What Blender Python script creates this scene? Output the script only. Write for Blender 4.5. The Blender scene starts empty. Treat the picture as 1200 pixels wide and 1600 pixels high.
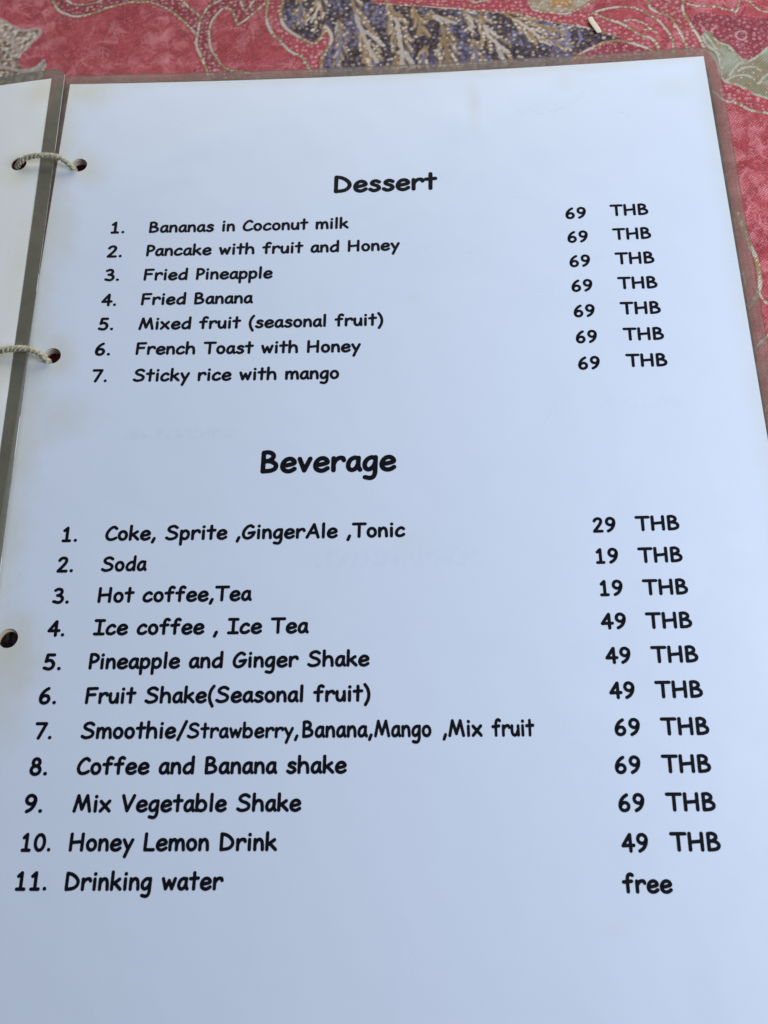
import bpy, bmesh, math, random
import numpy as np
from mathutils import Vector, Matrix, Euler
from mathutils.geometry import delaunay_2d_cdt

random.seed(7)
rng = np.random.default_rng(11)
S = bpy.context.scene
COL = S.collection
MM = 0.001

# ------------------------------------------------------------------ camera
# The menu sheet's top left paper corner is at x = y = 0; the cloth is z = 0.
ZP = 0.0031                                     # height of the top sheet's middle
CAM_LOC = Vector((0.117095, -0.243712, 0.2296809 + ZP))
CAM_ROT = Euler((0.3651797, 0.0493886, -0.0003218), 'XYZ')
F_PX = 1416.5                                   # focal length for a 1200 x 1600 frame
cam = bpy.data.cameras.new('camera')
cam.sensor_fit = 'VERTICAL'
cam.sensor_height = 36.0
cam.lens = F_PX / 1600.0 * 36.0
cam.clip_start = 0.01
cam.clip_end = 60.0
cam.dof.use_dof = True
cam.dof.focus_distance = 0.262
cam.dof.aperture_fstop = 32.0
camo = bpy.data.objects.new('camera', cam)
camo.location = CAM_LOC
camo.rotation_euler = CAM_ROT
COL.objects.link(camo)
S.camera = camo
ROT = CAM_ROT.to_matrix()


def at(px, py, z=0.0):
    """Point of the horizontal plane at height z that the photograph shows at a pixel."""
    d = ROT @ Vector(((px - 600) / F_PX, -(py - 800) / F_PX, -1.0))
    t = (z - CAM_LOC.z) / d.z
    return CAM_LOC + d * t


# ------------------------------------------------------------------ light
world = bpy.data.worlds.new('World')
S.world = world
world.use_nodes = True
bg = world.node_tree.nodes['Background']
bg.inputs['Color'].default_value = (0.62, 0.70, 1.0, 1)
bg.inputs['Strength'].default_value = 0.12


def area(name, loc, target, sx, sy, power, color):
    l = bpy.data.lights.new(name, 'AREA')
    l.shape = 'RECTANGLE'
    l.size, l.size_y = sx, sy
    l.energy = power
    l.color = color
    o = bpy.data.objects.new(name, l)
    o.location = loc
    o.rotation_euler = (Vector(target) - Vector(loc)).to_track_quat('-Z', 'Y').to_euler()
    COL.objects.link(o)
    return o


area('added_lamp_ahead', (0.04, 0.80, 0.44), (0.08, -0.05, 0.0), 0.9, 0.5, 5.7, (1.0, 0.99, 0.92))  # area lamp added to brighten the upper page; not an actual opening
area('added_lamp_right', (0.56, -0.16, 0.35), (0.12, -0.18, 0.0), 0.42, 0.36, 3.6, (0.86, 0.96, 1.14))  # small lamp added close by to make the page darken towards the left

S.render.engine = 'CYCLES'
S.view_settings.view_transform = 'Standard'
S.view_settings.look = 'None'
S.view_settings.exposure = 0.0
S.view_settings.gamma = 1.0
S.view_settings.use_curve_mapping = False

# ------------------------------------------------------------------ helpers


def empty(name, loc=(0, 0, 0)):
    o = bpy.data.objects.new(name, None)
    o.location = loc
    o.empty_display_size = 0.02
    COL.objects.link(o)
    return o


def mesh_obj(name, verts, faces, mat, parent=None, smooth=False):
    me = bpy.data.meshes.new(name)
    me.from_pydata([tuple(v) for v in verts], [], faces)
    me.update()
    if smooth:
        me.polygons.foreach_set('use_smooth', [True] * len(me.polygons))
    o = bpy.data.objects.new(name, me)
    if mat:
        for m in (mat if isinstance(mat, (list, tuple)) else [mat]):
            me.materials.append(m)
    COL.objects.link(o)
    if parent:
        o.parent = parent
    return o


def tag(o, label=None, cat=None, group=None, kind=None):
    if label: o['label'] = label
    if cat: o['category'] = cat
    if group: o['group'] = group
    if kind: o['kind'] = kind
    return o


def catmull(pts, n=8, closed=False):
    P = [np.array(q, float) for q in pts]
    out = []
    m = len(P)
    if m < 3 and not closed:
        return [P[0] + (P[-1] - P[0]) * t for t in np.linspace(0, 1, n + 1)]
    rngi = range(m) if closed else range(m - 1)
    for i in rngi:
        if closed:
            p0, p1, p2, p3 = P[i - 1], P[i], P[(i + 1) % m], P[(i + 2) % m]
        else:
            p1, p2 = P[i], P[i + 1]
            p0 = P[i - 1] if i > 0 else 2 * p1 - p2
            p3 = P[i + 2] if i + 2 < m else 2 * p2 - p1
        for k in range(n):
            t = k / n
            out.append(0.5 * ((2 * p1) + (-p0 + p2) * t + (2 * p0 - 5 * p1 + 4 * p2 - p3) * t * t
                              + (-p0 + 3 * p1 - 3 * p2 + p3) * t ** 3))
    if not closed:
        out.append(P[-1])
    return out


# ------------------------------------------------------------------ materials
class NT:
    def __init__(self, name):
        self.m = bpy.data.materials.new(name)
        self.m.use_nodes = True
        self.t = self.m.node_tree
        self.b = self.t.nodes['Principled BSDF']
        self.out = self.t.nodes['Material Output']

    def n(self, typ, **kw):
        nd = self.t.nodes.new(typ)
        for k, v in kw.items():
            setattr(nd, k, v)
        return nd

    def link(self, a, b):
        self.t.links.new(a, b)

    def val(self, sock, v):
        if hasattr(v, 'is_output'):
            self.link(v, sock)
        else:
            sock.default_value = v

    def math(self, op, a, b=0.0, c=None, clamp=False):
        nd = self.n('ShaderNodeMath', operation=op)
        nd.use_clamp = clamp
        self.val(nd.inputs[0], a)
        self.val(nd.inputs[1], b)
        if c is not None:
            self.val(nd.inputs[2], c)
        return nd.outputs[0]

    def mix(self, fac, a, b, blend='MIX'):
        nd = self.n('ShaderNodeMix', data_type='RGBA', blend_type=blend)
        self.val(nd.inputs[0], fac)
        self.val(nd.inputs[6], a)
        self.val(nd.inputs[7], b)
        return nd.outputs[2]

    def noise(self, vec, scale, detail=3.0, rough=0.55, dist=0.0):
        nd = self.n('ShaderNodeTexNoise')
        if vec is not None:
            self.link(vec, nd.inputs['Vector'])
        nd.inputs['Scale'].default_value = scale
        nd.inputs['Detail'].default_value = detail
        nd.inputs['Roughness'].default_value = rough
        nd.inputs['Distortion'].default_value = dist
        return nd.outputs['Fac']

    def ramp(self, x, a, b, c=0.0, d=1.0, smooth=True):
        nd = self.n('ShaderNodeMapRange')
        nd.interpolation_type = 'SMOOTHSTEP' if smooth else 'LINEAR'
        nd.clamp = True
        self.val(nd.inputs[0], x)
        nd.inputs[1].default_value = a
        nd.inputs[2].default_value = b
        nd.inputs[3].default_value = c
        nd.inputs[4].default_value = d
        return nd.outputs[0]


def paper_material(name, base, spots, left_edge=None, right_edge=None, top_rim=False, ghosts=()):
    """Laminated white paper: faint stains with their own shapes, specks, soft gloss."""
    k = NT(name)
    tc = k.n('ShaderNodeTexCoord')
    co = tc.outputs['Object']
    sep = k.n('ShaderNodeSeparateXYZ')
    k.link(co, sep.inputs[0])
    x, y = sep.outputs[0], sep.outputs[1]
    big = k.noise(co, 45.0, 4.0, 0.6)
    fine = k.noise(co, 260.0, 3.0, 0.6)
    stain = None
    for (sx, sy, rx, ry, amt) in spots:
        dx = k.math('DIVIDE', k.math('SUBTRACT', x, sx * MM), rx * MM)
        dy = k.math('DIVIDE', k.math('SUBTRACT', y, sy * MM), ry * MM)
        d = k.math('SQRT', k.math('ADD', k.math('MULTIPLY', dx, dx), k.math('MULTIPLY', dy, dy)))
        d = k.math('ADD', d, k.math('MULTIPLY', k.math('SUBTRACT', big, 0.5), 1.6))
        s = k.ramp(d, 1.0, 0.0, 0.0, amt)
        stain = s if stain is None else k.math('MAXIMUM', stain, s)
    if left_edge:
        x0, wd, amt = left_edge
        d = k.math('DIVIDE', k.math('SUBTRACT', x, x0 * MM), wd * MM)
        d = k.math('ADD', d, k.math('MULTIPLY', k.math('SUBTRACT', big, 0.5), 1.3))
        d = k.math('ADD', d, k.math('MULTIPLY', k.math('SUBTRACT', fine, 0.5), 0.8))
        stain = k.math('MAXIMUM', stain, k.ramp(d, 1.0, 0.0, 0.0, amt))
    if right_edge:
        x0, wd, amt = right_edge
        d = k.math('DIVIDE', k.math('SUBTRACT', x0 * MM, x), wd * MM)
        d = k.math('ADD', d, k.math('MULTIPLY', k.math('SUBTRACT', big, 0.5), 0.8))
        stain = k.math('MAXIMUM', stain, k.ramp(d, 1.0, 0.0, 0.0, amt))
    if top_rim:
        d = k.math('DIVIDE', k.math('MULTIPLY', y, -1.0), 5.0 * MM)
        d = k.math('ADD', d, k.math('MULTIPLY', k.math('SUBTRACT', big, 0.5), 1.5))
        stain = k.math('MAXIMUM', stain, k.ramp(d, 1.0, 0.0, 0.0, 0.42))
    stain = k.math('MULTIPLY', stain, k.ramp(fine, 0.2, 0.75, 0.75, 1.0))
    c = k.mix(k.math('MULTIPLY', k.math('SUBTRACT', big, 0.5), 0.22, clamp=True), (*base, 1),
              (base[0] * .93, base[1] * .95, base[2] * .97, 1))
    c = k.mix(stain, c, (base[0] * .90, base[1] * .81, base[2] * .58, 1))
    # printing of the reverse side, faintly showing through
    gn = k.n('ShaderNodeMapping')
    gn.inputs['Scale'].default_value = (1.0, 0.55, 1.0)
    k.link(co, gn.inputs[0])
    gno = k.noise(gn.outputs[0], 620.0, 2.0, 0.5)
    for (gx, gy, gw, gh, amt) in ghosts:
        ax = k.math('ABSOLUTE', k.math('DIVIDE', k.math('SUBTRACT', x, gx * MM), gw * MM))
        ay = k.math('ABSOLUTE', k.math('DIVIDE', k.math('SUBTRACT', y, gy * MM), gh * MM))
        bx = k.math('MULTIPLY', k.ramp(ax, 1.0, 0.8), k.ramp(ay, 1.0, 0.5))
        g = k.math('MULTIPLY', k.math('MULTIPLY', bx, k.ramp(gno, 0.42, 0.62)), amt)
        c = k.mix(g, c, (base[0] * .55, base[1] * .58, base[2] * .66, 1))
    # a few dark specks
    vo = k.n('ShaderNodeTexVoronoi')
    vo.inputs['Scale'].default_value = 46.0
    k.link(co, vo.inputs['Vector'])
    wn = k.n('ShaderNodeTexWhiteNoise', noise_dimensions='3D')
    k.link(vo.outputs['Position'], wn.inputs['Vector'])
    rad = k.ramp(wn.outputs['Value'], 0.72, 1.0, 0.0, 0.0125, smooth=False)
    sp = k.math('LESS_THAN', vo.outputs['Distance'], rad)
    c = k.mix(k.math('MULTIPLY', sp, 0.6), c, (0.10, 0.09, 0.08, 1))
    k.link(c, k.b.inputs['Base Color'])
    k.link(k.ramp(k.noise(co, 30.0, 5.0, 0.7, 1.2), 0.3, 0.7, 0.27, 0.37), k.b.inputs['Roughness'])
    k.b.inputs['Specular IOR Level'].default_value = 0.5
    bmp = k.n('ShaderNodeBump')
    bmp.inputs['Strength'].default_value = 0.22
    bmp.inputs['Distance'].default_value = 0.0006
    k.link(k.math('ADD', k.noise(co, 70.0, 2.0, 0.4), k.math('MULTIPLY', k.noise(co, 18.0, 2.0, 0.5, 0.8), 2.5)), bmp.inputs['Height'])
    k.link(bmp.outputs[0], k.b.inputs['Normal'])
    return k.m


PAPER = paper_material('laminated_paper', (0.67, 0.73, 0.815),
                       [(7.2, -34.5, 12, 14, .75), (8.5, -104, 10, 12, .7), (7.5, -193, 13, 19, .85),
                        (13, -126, 14, 11, .42), (135, -14, 3.6, 15, .36), (4, -4, 24, 16, .85),
                        (199, -12, 14, 8, .20), (112, -165, 9, 7, .10), (158, -258, 5, 4, .12), (115, -88, 4, 3, .2),
                        (165, -5, 5, 8, .2), (5, -60, 8, 26, .5), (4, -205, 13, 26, .6), (6, -262, 9, 30, .4)],
                       left_edge=(-1, 12, .75), right_edge=(211, 7, .34), top_rim=True,
                       ghosts=[(48, -131, 17, 2.2, .10), (177, -125, 13, 2.2, .05), (108, -169, 25, 3.4, .07)])
PAPER_OLD = paper_material('grimy_laminated_paper', (0.86, 0.875, 0.83),
                           [(-12, -35, 9, 9, .5), (-8, -4, 10, 8, .5), (-6, -75, 6, 30, .35), (-8, -110, 10, 12, .6),
                            (-4, -20, 4, 30, .35)])
PAPER_UNDER = paper_material('under_paper', (0.68, 0.60, 0.50), [(8, -190, 14, 14, 1.0), (8, -35, 9, 9, .4)])


def film_material(name, ca, cb, lo, hi):
    k = NT(name)
    tc = k.n('ShaderNodeTexCoord')
    co = tc.outputs['Object']
    n1 = k.noise(co, 55.0, 4.0, 0.6)
    n2 = k.noise(co, 120.0, 4.0, 0.7, 1.2)
    c = k.mix(n1, (*ca, 1), (*cb, 1))
    k.link(c, k.b.inputs['Base Color'])
    k.b.inputs['Roughness'].default_value = 0.28
    k.b.inputs['Specular IOR Level'].default_value = 0.3
    tr = k.n('ShaderNodeBsdfTransparent')
    tr.inputs[0].default_value = (0.95, 0.945, 0.93, 1)
    mx = k.n('ShaderNodeMixShader')
    k.link(k.math('ADD', k.ramp(n2, 0.3, 0.75, lo, hi), 0.0), mx.inputs[0])
    k.link(tr.outputs[0], mx.inputs[1])
    k.link(k.b.outputs[0], mx.inputs[2])
    k.link(mx.outputs[0], k.out.inputs['Surface'])
    bmp = k.n('ShaderNodeBump')
    bmp.inputs['Strength'].default_value = 0.5
    bmp.inputs['Distance'].default_value = 0.0005
    k.link(k.noise(co, 90.0, 2.0), bmp.inputs['Height'])
    k.link(bmp.outputs[0], k.b.inputs['Normal'])
    return k.m


def edge_material(name, col):
    k = NT(name)
    k.b.inputs['Base Color'].default_value = col
    k.b.inputs['Roughness'].default_value = 0.35
    return k.m


EDGE = edge_material('cut_film_edge', (0.36, 0.32, 0.27, 1))
EDGE_LIT = edge_material('lit_cut_edge', (0.80, 0.78, 0.68, 1))  # light caught along the left film's cut edge, put into its colour
FILM = film_material('laminate_film', (0.25, 0.175, 0.135), (0.36, 0.27, 0.215), 0.22, 0.40)
FILM_UNDER = film_material('under_film', (0.24, 0.21, 0.17), (0.30, 0.26, 0.21), 0.04, 0.08)
FILM_OLD = film_material('yellowed_film', (0.19, 0.18, 0.13), (0.26, 0.25, 0.185), 0.42, 0.55)


def ink_material():
    k = NT('black_print')
    tc = k.n('ShaderNodeTexCoord')
    n = k.noise(tc.outputs['Object'], 900.0, 3.0)
    k.link(k.mix(n, (0.003, 0.0035, 0.006, 1), (0.010, 0.010, 0.014, 1)), k.b.inputs['Base Color'])
    k.b.inputs['Roughness'].default_value = 0.5
    k.b.inputs['Specular IOR Level'].default_value = 0.06
    return k.m


INK = ink_material()


def cord_material():
    k = NT('straw_cord')
    tc = k.n('ShaderNodeTexCoord')
    co = tc.outputs['Object']
    n = k.noise(co, 1500.0, 4.0, 0.7)
    n2 = k.noise(co, 300.0, 2.0, 0.5)
    c = k.mix(k.ramp(n, 0.3, 0.7), (0.32, 0.29, 0.17, 1), (0.68, 0.635, 0.44, 1))
    c = k.mix(k.ramp(n2, 0.5, 0.8, 0.0, 0.5), c, (0.20, 0.20, 0.15, 1))
    k.link(c, k.b.inputs['Base Color'])
    k.b.inputs['Roughness'].default_value = 0.85
    bmp = k.n('ShaderNodeBump')
    bmp.inputs['Strength'].default_value = 0.6
    bmp.inputs['Distance'].default_value = 0.0003
    k.link(n, bmp.inputs['Height'])
    k.link(bmp.outputs[0], k.b.inputs['Normal'])
    return k.m


CORD = cord_material()


def cloth_material():
    k = NT('batik_cotton')
    tc = k.n('ShaderNodeTexCoord')
    co = tc.outputs['Object']
    at_ = k.n('ShaderNodeAttribute')
    at_.attribute_name = 'dye'
    n = k.noise(co, 150.0, 4.0, 0.65)
    n2 = k.noise(co, 1900.0, 2.0, 0.7)
    c = k.mix(k.ramp(n, 0.3, 0.7, 0.0, 0.30), at_.outputs['Color'], (0.55, 0.5, 0.5, 1), 'MULTIPLY')
    c = k.mix(k.ramp(n2, 0.5, 0.78, 0.0, 0.30), c, (0.95, 0.66, 0.62, 1))
    c = k.mix(k.ramp(n2, 0.48, 0.25, 0.0, 0.45), c, (0.45, 0.36, 0.38, 1), 'MULTIPLY')
    # woven threads
    mp = k.n('ShaderNodeMapping')
    mp.inputs['Rotation'].default_value = (0, 0, math.radians(38))
    k.link(co, mp.inputs[0])
    hs = []
    for d in ('X', 'Y'):
        w = k.n('ShaderNodeTexWave', wave_type='BANDS', bands_direction=d)
        w.inputs['Scale'].default_value = 420.0
        w.inputs['Distortion'].default_value = 0.6
        w.inputs['Detail'].default_value = 1.0
        k.link(mp.outputs[0], w.inputs['Vector'])
        hs.append(w.outputs['Fac'])
    hh = k.math('MULTIPLY', hs[0], hs[1])
    c = k.mix(k.ramp(hh, 0.0, 0.7, 0.6, 0.0), c, (0.42, 0.34, 0.36, 1), 'MULTIPLY')
    k.link(c, k.b.inputs['Base Color'])
    k.b.inputs['Roughness'].default_value = 0.85
    k.b.inputs['Specular IOR Level'].default_value = 0.2
    k.b.inputs['Sheen Weight'].default_value = 0.08
    bmp = k.n('ShaderNodeBump')
    bmp.inputs['Strength'].default_value = 0.5
    bmp.inputs['Distance'].default_value = 0.0002
    k.link(hh, bmp.inputs['Height'])
    k.link(bmp.outputs[0], k.b.inputs['Normal'])
    return k.m


CLOTH = cloth_material()

# ------------------------------------------------------------------ tablecloth
STEP = 0.00034
fx0, fx1, fy0, fy1 = -0.055, 0.290, -0.165, 0.080
xs = np.concatenate([np.linspace(-0.45, fx0, 130, endpoint=False), np.arange(fx0, fx1, STEP), np.linspace(fx1, 0.65, 120)])
ys = np.concatenate([np.linspace(-0.60, fy0, 140, endpoint=False), np.arange(fy0, fy1, STEP), np.linspace(fy1, 0.45, 120)])
NX, NY = len(xs), len(ys)
RED = np.array((0.58, 0.086, 0.098))
DARK = np.array((0.26, 0.026, 0.045))
CRIM = np.array((0.48, 0.052, 0.066))
PINK = np.array((0.92, 0.42, 0.42))
TAN = np.array((0.46, 0.31, 0.13))
CREAM = np.array((0.92, 0.83, 0.66))
NAVY = np.array((0.044, 0.040, 0.046))
VIOL = np.array((0.140, 0.136, 0.200))
GREEN = np.array((0.36, 0.37, 0.20))
MINT = np.array((0.44, 0.54, 0.38))
OCHRE = np.array((0.62, 0.30, 0.04))
img = np.empty((NY, NX, 3), np.float32)
img[:] = RED


def smooth_noise(freq, seed):
    r = np.random.default_rng(seed)
    acc = np.zeros((NY, NX), np.float32)
    for _ in range(9):
        a = r.uniform(0, 6.28)
        f = freq * r.uniform(0.5, 1.6)
        ph = r.uniform(0, 6.28)
        ph2 = r.uniform(0, 6.28)
        g = f * r.uniform(0.5, 1.2)
        acc += np.sin(f * (math.cos(a) * xs[None, :] + math.sin(a) * ys[:, None]) + ph
                      + 1.3 * np.sin(g * (-math.sin(a) * xs[None, :] + math.cos(a) * ys[:, None]) + ph2)).astype(np.float32)
    return acc / 9


N1 = smooth_noise(260, 1)
N2 = smooth_noise(900, 2)
N3 = smooth_noise(2200, 3)
img += ((N1 * .9 + N2 * .6 + N3 * .8)[..., None] * (CRIM - RED) * 1.1).astype(np.float32)


def win(x0, x1, y0, y1):
    i0, i1 = np.searchsorted(ys, (y0, y1))
    j0, j1 = np.searchsorted(xs, (x0, x1))
    return i0, i1, j0, j1


def blend(w, a, col):
    i0, i1, j0, j1 = w
    img[i0:i1, j0:j1] += (a[..., None] * (np.asarray(col) - img[i0:i1, j0:j1])).astype(np.float32)


def line(P, width, col, alpha=1.0, rough=0.0):
    """P in metres on the cloth; width in metres."""
    h = width / 2
    P = np.asarray(P)[:, :2]
    m = h + 0.0012
    i0, i1, j0, j1 = win(P[:, 0].min() - m, P[:, 0].max() + m, P[:, 1].min() - m, P[:, 1].max() + m)
    if i1 - i0 < 1 or j1 - j0 < 1:
        return
    X, Y = xs[None, j0:j1], ys[i0:i1, None]
    D = np.full((i1 - i0, j1 - j0), 1e3)
    for a, b in zip(P[:-1], P[1:]):
        d = b - a
        L = d @ d + 1e-15
        t = np.clip(((X - a[0]) * d[0] + (Y - a[1]) * d[1]) / L, 0, 1)
        D = np.minimum(D, np.hypot(X - a[0] - t * d[0], Y - a[1] - t * d[1]))
    if rough:
        D = D + N3[i0:i1, j0:j1] * rough
    s = 0.00030
    blend((i0, i1, j0, j1), np.clip((h - D) / s + 0.5, 0, 1) * alpha, col)


def poly_mask(P):
    P = np.asarray(P)[:, :2]
    w = win(P[:, 0].min(), P[:, 0].max(), P[:, 1].min(), P[:, 1].max())
    i0, i1, j0, j1 = w
    X, Y = xs[None, j0:j1], ys[i0:i1, None]
    ins = np.zeros((i1 - i0, j1 - j0), bool)
    Q = np.roll(P, -1, 0)
    for (ax, ay), (bx, by) in zip(P, Q):
        if ay == by:
            continue
        c = ((ay > Y) != (by > Y)) & (X < (bx - ax) * (Y - ay) / (by - ay) + ax)
        ins ^= c
    return w, ins


def dot(x, y, r, col, alpha=1.0):
    w = win(x - r - 6e-4, x + r + 6e-4, y - r - 6e-4, y + r + 6e-4)
    i0, i1, j0, j1 = w
    if i1 <= i0 or j1 <= j0:
        return
    D = np.hypot(xs[None, j0:j1] - x, ys[i0:i1, None] - y)
    blend(w, np.clip((r - D) / 0.0003 + 0.5, 0, 1) * alpha, col)


def C(pts, off=(0, 0)):
    """traced points of the print -> cloth coordinates"""
    return [np.array(at(px, py, 0.0))[:2] + np.array(off) for px, py in pts]


PXM = 0.000222                                   # about one photograph pixel on the cloth


def fern_curls(x0, x1, y0, y1, n, seed):
    r = np.random.default_rng(seed)
    for _ in range(n):
        cx, cy = r.uniform(x0, x1), r.uniform(y0, y1)
        if 0.008 < cx < 0.205 and cy < -0.006:
            continue
        a = r.uniform(0, 6.28)
        kind = r.random()
        lc = np.array((.86, .29, .30)) * r.uniform(.9, 1.12) if r.random() < .75 else CRIM * .72
        if kind < 0.6:                           # fan of short strokes on a spine
            L = r.uniform(.003, .0075)
            bend = r.uniform(-160, 160)
            k = int(r.integers(4, 9))
            sp = []
            for t in np.linspace(0, 1, 8):
                aa = a + bend * t * L
                sp.append((cx + L * t * math.cos(aa), cy + L * t * math.sin(aa)))
            line(sp, .00034, lc, .62)
            for t in np.linspace(.1, 1, k):
                p = np.array(sp[min(7, int(t * 7))])
                for s in (-1, 1):
                    ll = r.uniform(.0012, .0027) * (1.15 - .5 * t)
                    q = p + ll * np.array((math.cos(a + s * 0.9), math.sin(a + s * 0.9)))
                    q2 = q + .4 * ll * np.array((math.cos(a + s * 0.2), math.sin(a + s * 0.2)))
                    line([p, q, q2], .00029, lc, .6)
        elif kind < 0.85:                        # little spiral
            R0 = r.uniform(.0009, .002)
            th = np.linspace(0, 5.2, 16)
            line(np.stack([cx + R0 * (1 - th / 8) * np.cos(th + a), cy + R0 * (1 - th / 8) * np.sin(th + a)], 1), .00028, lc, .5)
        else:
            for q in range(int(r.integers(3, 7))):
                dot(cx + r.normal(0, .0012), cy + r.normal(0, .0012), .00024, PINK, .7)


def dots_along(P, every, r, col, off=0.0, jit=0.0, alpha=.95):
    P = np.asarray(P)
    seg = np.hypot(*(P[1:] - P[:-1]).T)
    L = np.concatenate([[0], np.cumsum(seg)])
    s = rng.uniform(0, every)
    while s < L[-1]:
        i = min(np.searchsorted(L, s, side='right') - 1, len(seg) - 1)
        t = (s - L[i]) / max(seg[i], 1e-9)
        p = P[i] + t * (P[i + 1] - P[i])
        d = (P[i + 1] - P[i]) / max(seg[i], 1e-9)
        p = p + off * np.array((-d[1], d[0])) + rng.normal(0, jit, 2)
        if rng.random() < .82:
            dot(p[0], p[1], r * rng.uniform(.6, 1.35), col, alpha * rng.uniform(.7, 1))
        s += every * rng.uniform(.75, 1.3)


def vine(pts, off, w=4.2, col=TAN, dots=CREAM, cream_bits=True, n=8):
    P = np.array(catmull(C(pts, off), n))
    w *= 1.02
    line(P, (w + 3.5) * PXM, DARK, .5)
    line(P, w * PXM, col * rng.uniform(.9, 1.1), .92, rough=.00012)
    dots_along(P, 6.6 * PXM, 1.8 * PXM, dots, jit=.00022, alpha=.95)
    if cream_bits:
        m = len(P)
        for f0 in (rng.uniform(.0, .3), rng.uniform(.5, .8)):
            i = int(f0 * m)
            line(P[i:i + max(3, int(m * rng.uniform(.10, .22)))], (w * .85) * PXM, CREAM * rng.uniform(.8, .98), .85, rough=.00015)


def fill(pts, off, fn):
    w, ins = poly_mask(C(pts, off))
    if ins.size == 0:
        return
    i0, i1, j0, j1 = w
    fn(w, ins, N1[i0:i1, j0:j1], N2[i0:i1, j0:j1], N3[i0:i1, j0:j1])


def scatter(pts, off, gap, r, cols, seed):
    P = np.asarray(C(pts, off))
    w, ins = poly_mask(P)
    if ins.size == 0:
        return
    i0, i1, j0, j1 = w
    rr = np.random.default_rng(seed)
    x = xs[j0]
    while x < xs[min(j1, NX - 1)]:
        y = ys[i0]
        while y < ys[min(i1, NY - 1)]:
            px, py = x + rr.uniform(-.35, .35) * gap, y + rr.uniform(-.35, .35) * gap
            i, j = np.searchsorted(ys, py) - i0, np.searchsorted(xs, px) - j0
            if 0 <= i < ins.shape[0] and 0 <= j < ins.shape[1] and ins[i, j]:
                dot(px, py, r * rr.uniform(.6, 1.35), cols[int(rr.integers(len(cols)))], rr.uniform(.55, .95))
            y += gap
        x += gap


def barb(pts, off, w, col, dotted=True):
    P = np.array(catmull(C(pts, off), 5))
    line(P, w * PXM, col, .92, rough=.0005)
    if dotted:
        line(P[len(P) // 2 + 1:], w * .5 * PXM, CREAM * rng.uniform(.75, .95), rng.uniform(0, .55), rough=.0004)
        dots_along(P, 6.5 * PXM, 2.1 * PXM, CREAM * 1.08, off=1.2 * PXM, jit=.0005, alpha=.95)


def fern(spine, off, seed, blen=20, gap=15, w=6, main=CREAM, side=TAN, spread=1.0):
    """feathered frond of the leaf: a spine with drooping strokes either side (pixel units)"""
    r = np.random.default_rng(seed)
    S_ = np.array(catmull(spine, 10))
    seg = np.hypot(*(S_[1:] - S_[:-1]).T)
    L = np.concatenate([[0], np.cumsum(seg)])
    s = gap * .4
    sd = 1
    while s < L[-1]:
        i = min(np.searchsorted(L, s, side='right') - 1, len(seg) - 1)
        p = S_[i]
        d = (S_[i + 1] - S_[i]) / max(seg[i], 1e-9)
        for sd in (-1, 1):
            if r.random() < .12:
                continue
            nrm = np.array((-d[1], d[0])) * sd
            ll = blen * r.uniform(.65, 1.1) * (0.55 + .45 * math.sin(math.pi * min(1, s / L[-1] * .85 + .12)))
            e1 = p + (nrm * .55 * spread + d * .45) * ll * .5
            e2 = p + (nrm * .60 * spread + d * .95) * ll
            barb([p + nrm * 2.0, e1, e2], off, w * r.uniform(.8, 1.25), (side if r.random() < .9 else CREAM * .7) * r.uniform(.8, 1.1))
        s += gap * r.uniform(1.0, 1.5)
    h0 = len(S_) // 3
    line(C([tuple(q) for q in S_], off), w * PXM * .7, side * 1.05, .9, rough=.00025)
    line(C([tuple(q) for q in S_[h0:]], off), w * PXM * .95, main * r.uniform(.8, .95), .85, rough=.0007)


LEAF = [(441, -46), (439, 0), (437, 18), (442, 38), (453, 50), (470, 60), (488, 67), (498, 61), (505, 50), (508, 38), (518, 50),
        (518, 63), (510, 78), (504, 93), (506, 130), (560, 150), (700, 150), (840, 118), (892, 92), (905, 85), (925, 73), (943, 65),
        (963, 59), (970, 55), (937, 46), (918, 39), (895, 34), (862, 30), (827, 25), (803, 19), (782, 16), (753, 16), (720, 14),
        (657, 8), (612, 5), (585, 2), (560, -20), (520, -48)]
FLOWER = [(-90, 14), (0, 26), (20, 38), (33, 43), (58, 41), (61, 49), (55, 58), (48, 67), (33, 82), (27, 92), (33, 105), (55, 102),
          (66, 92), (72, 97), (70, 108), (60, 128), (0, 142), (-90, 150)]
SPRIG = [(1095, 55), (1104, 44), (1111, 46), (1117, 55), (1126, 62), (1140, 66), (1150, 78), (1160, 88), (1168, 93), (1180, 86),
         (1190, 78), (1200, 68), (1240, 58), (1290, 95), (1260, 160), (1200, 155), (1180, 149), (1165, 138), (1148, 134), (1133, 131), (1126, 121),
         (1118, 96), (1104, 78)]
PATCH = [(1076, 27), (1095, 17), (1130, 20), (1165, 22), (1215, 26), (1240, 50), (1200, 68), (1190, 78), (1180, 86), (1168, 93), (1160, 88),
         (1150, 78), (1140, 66), (1126, 62), (1117, 55), (1111, 46), (1104, 44), (1095, 55), (1085, 42)]
BLOOM = [(826, -30), (828, 2), (837, 11), (850, 14), (868, 15), (888, 15), (905, 8), (925, -6), (910, -34)]


def leaf_fill(w, ins, n1, n2, n3):
    f = np.clip(.25 + 3.0 * n1 + 1.2 * n2, 0, 1)
    col = NAVY + f[..., None] * (VIOL - NAVY)
    col = col * np.clip(1 + 2.2 * n3, .4, 1.9)[..., None]
    blend(w, ins * .97, col)


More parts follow.
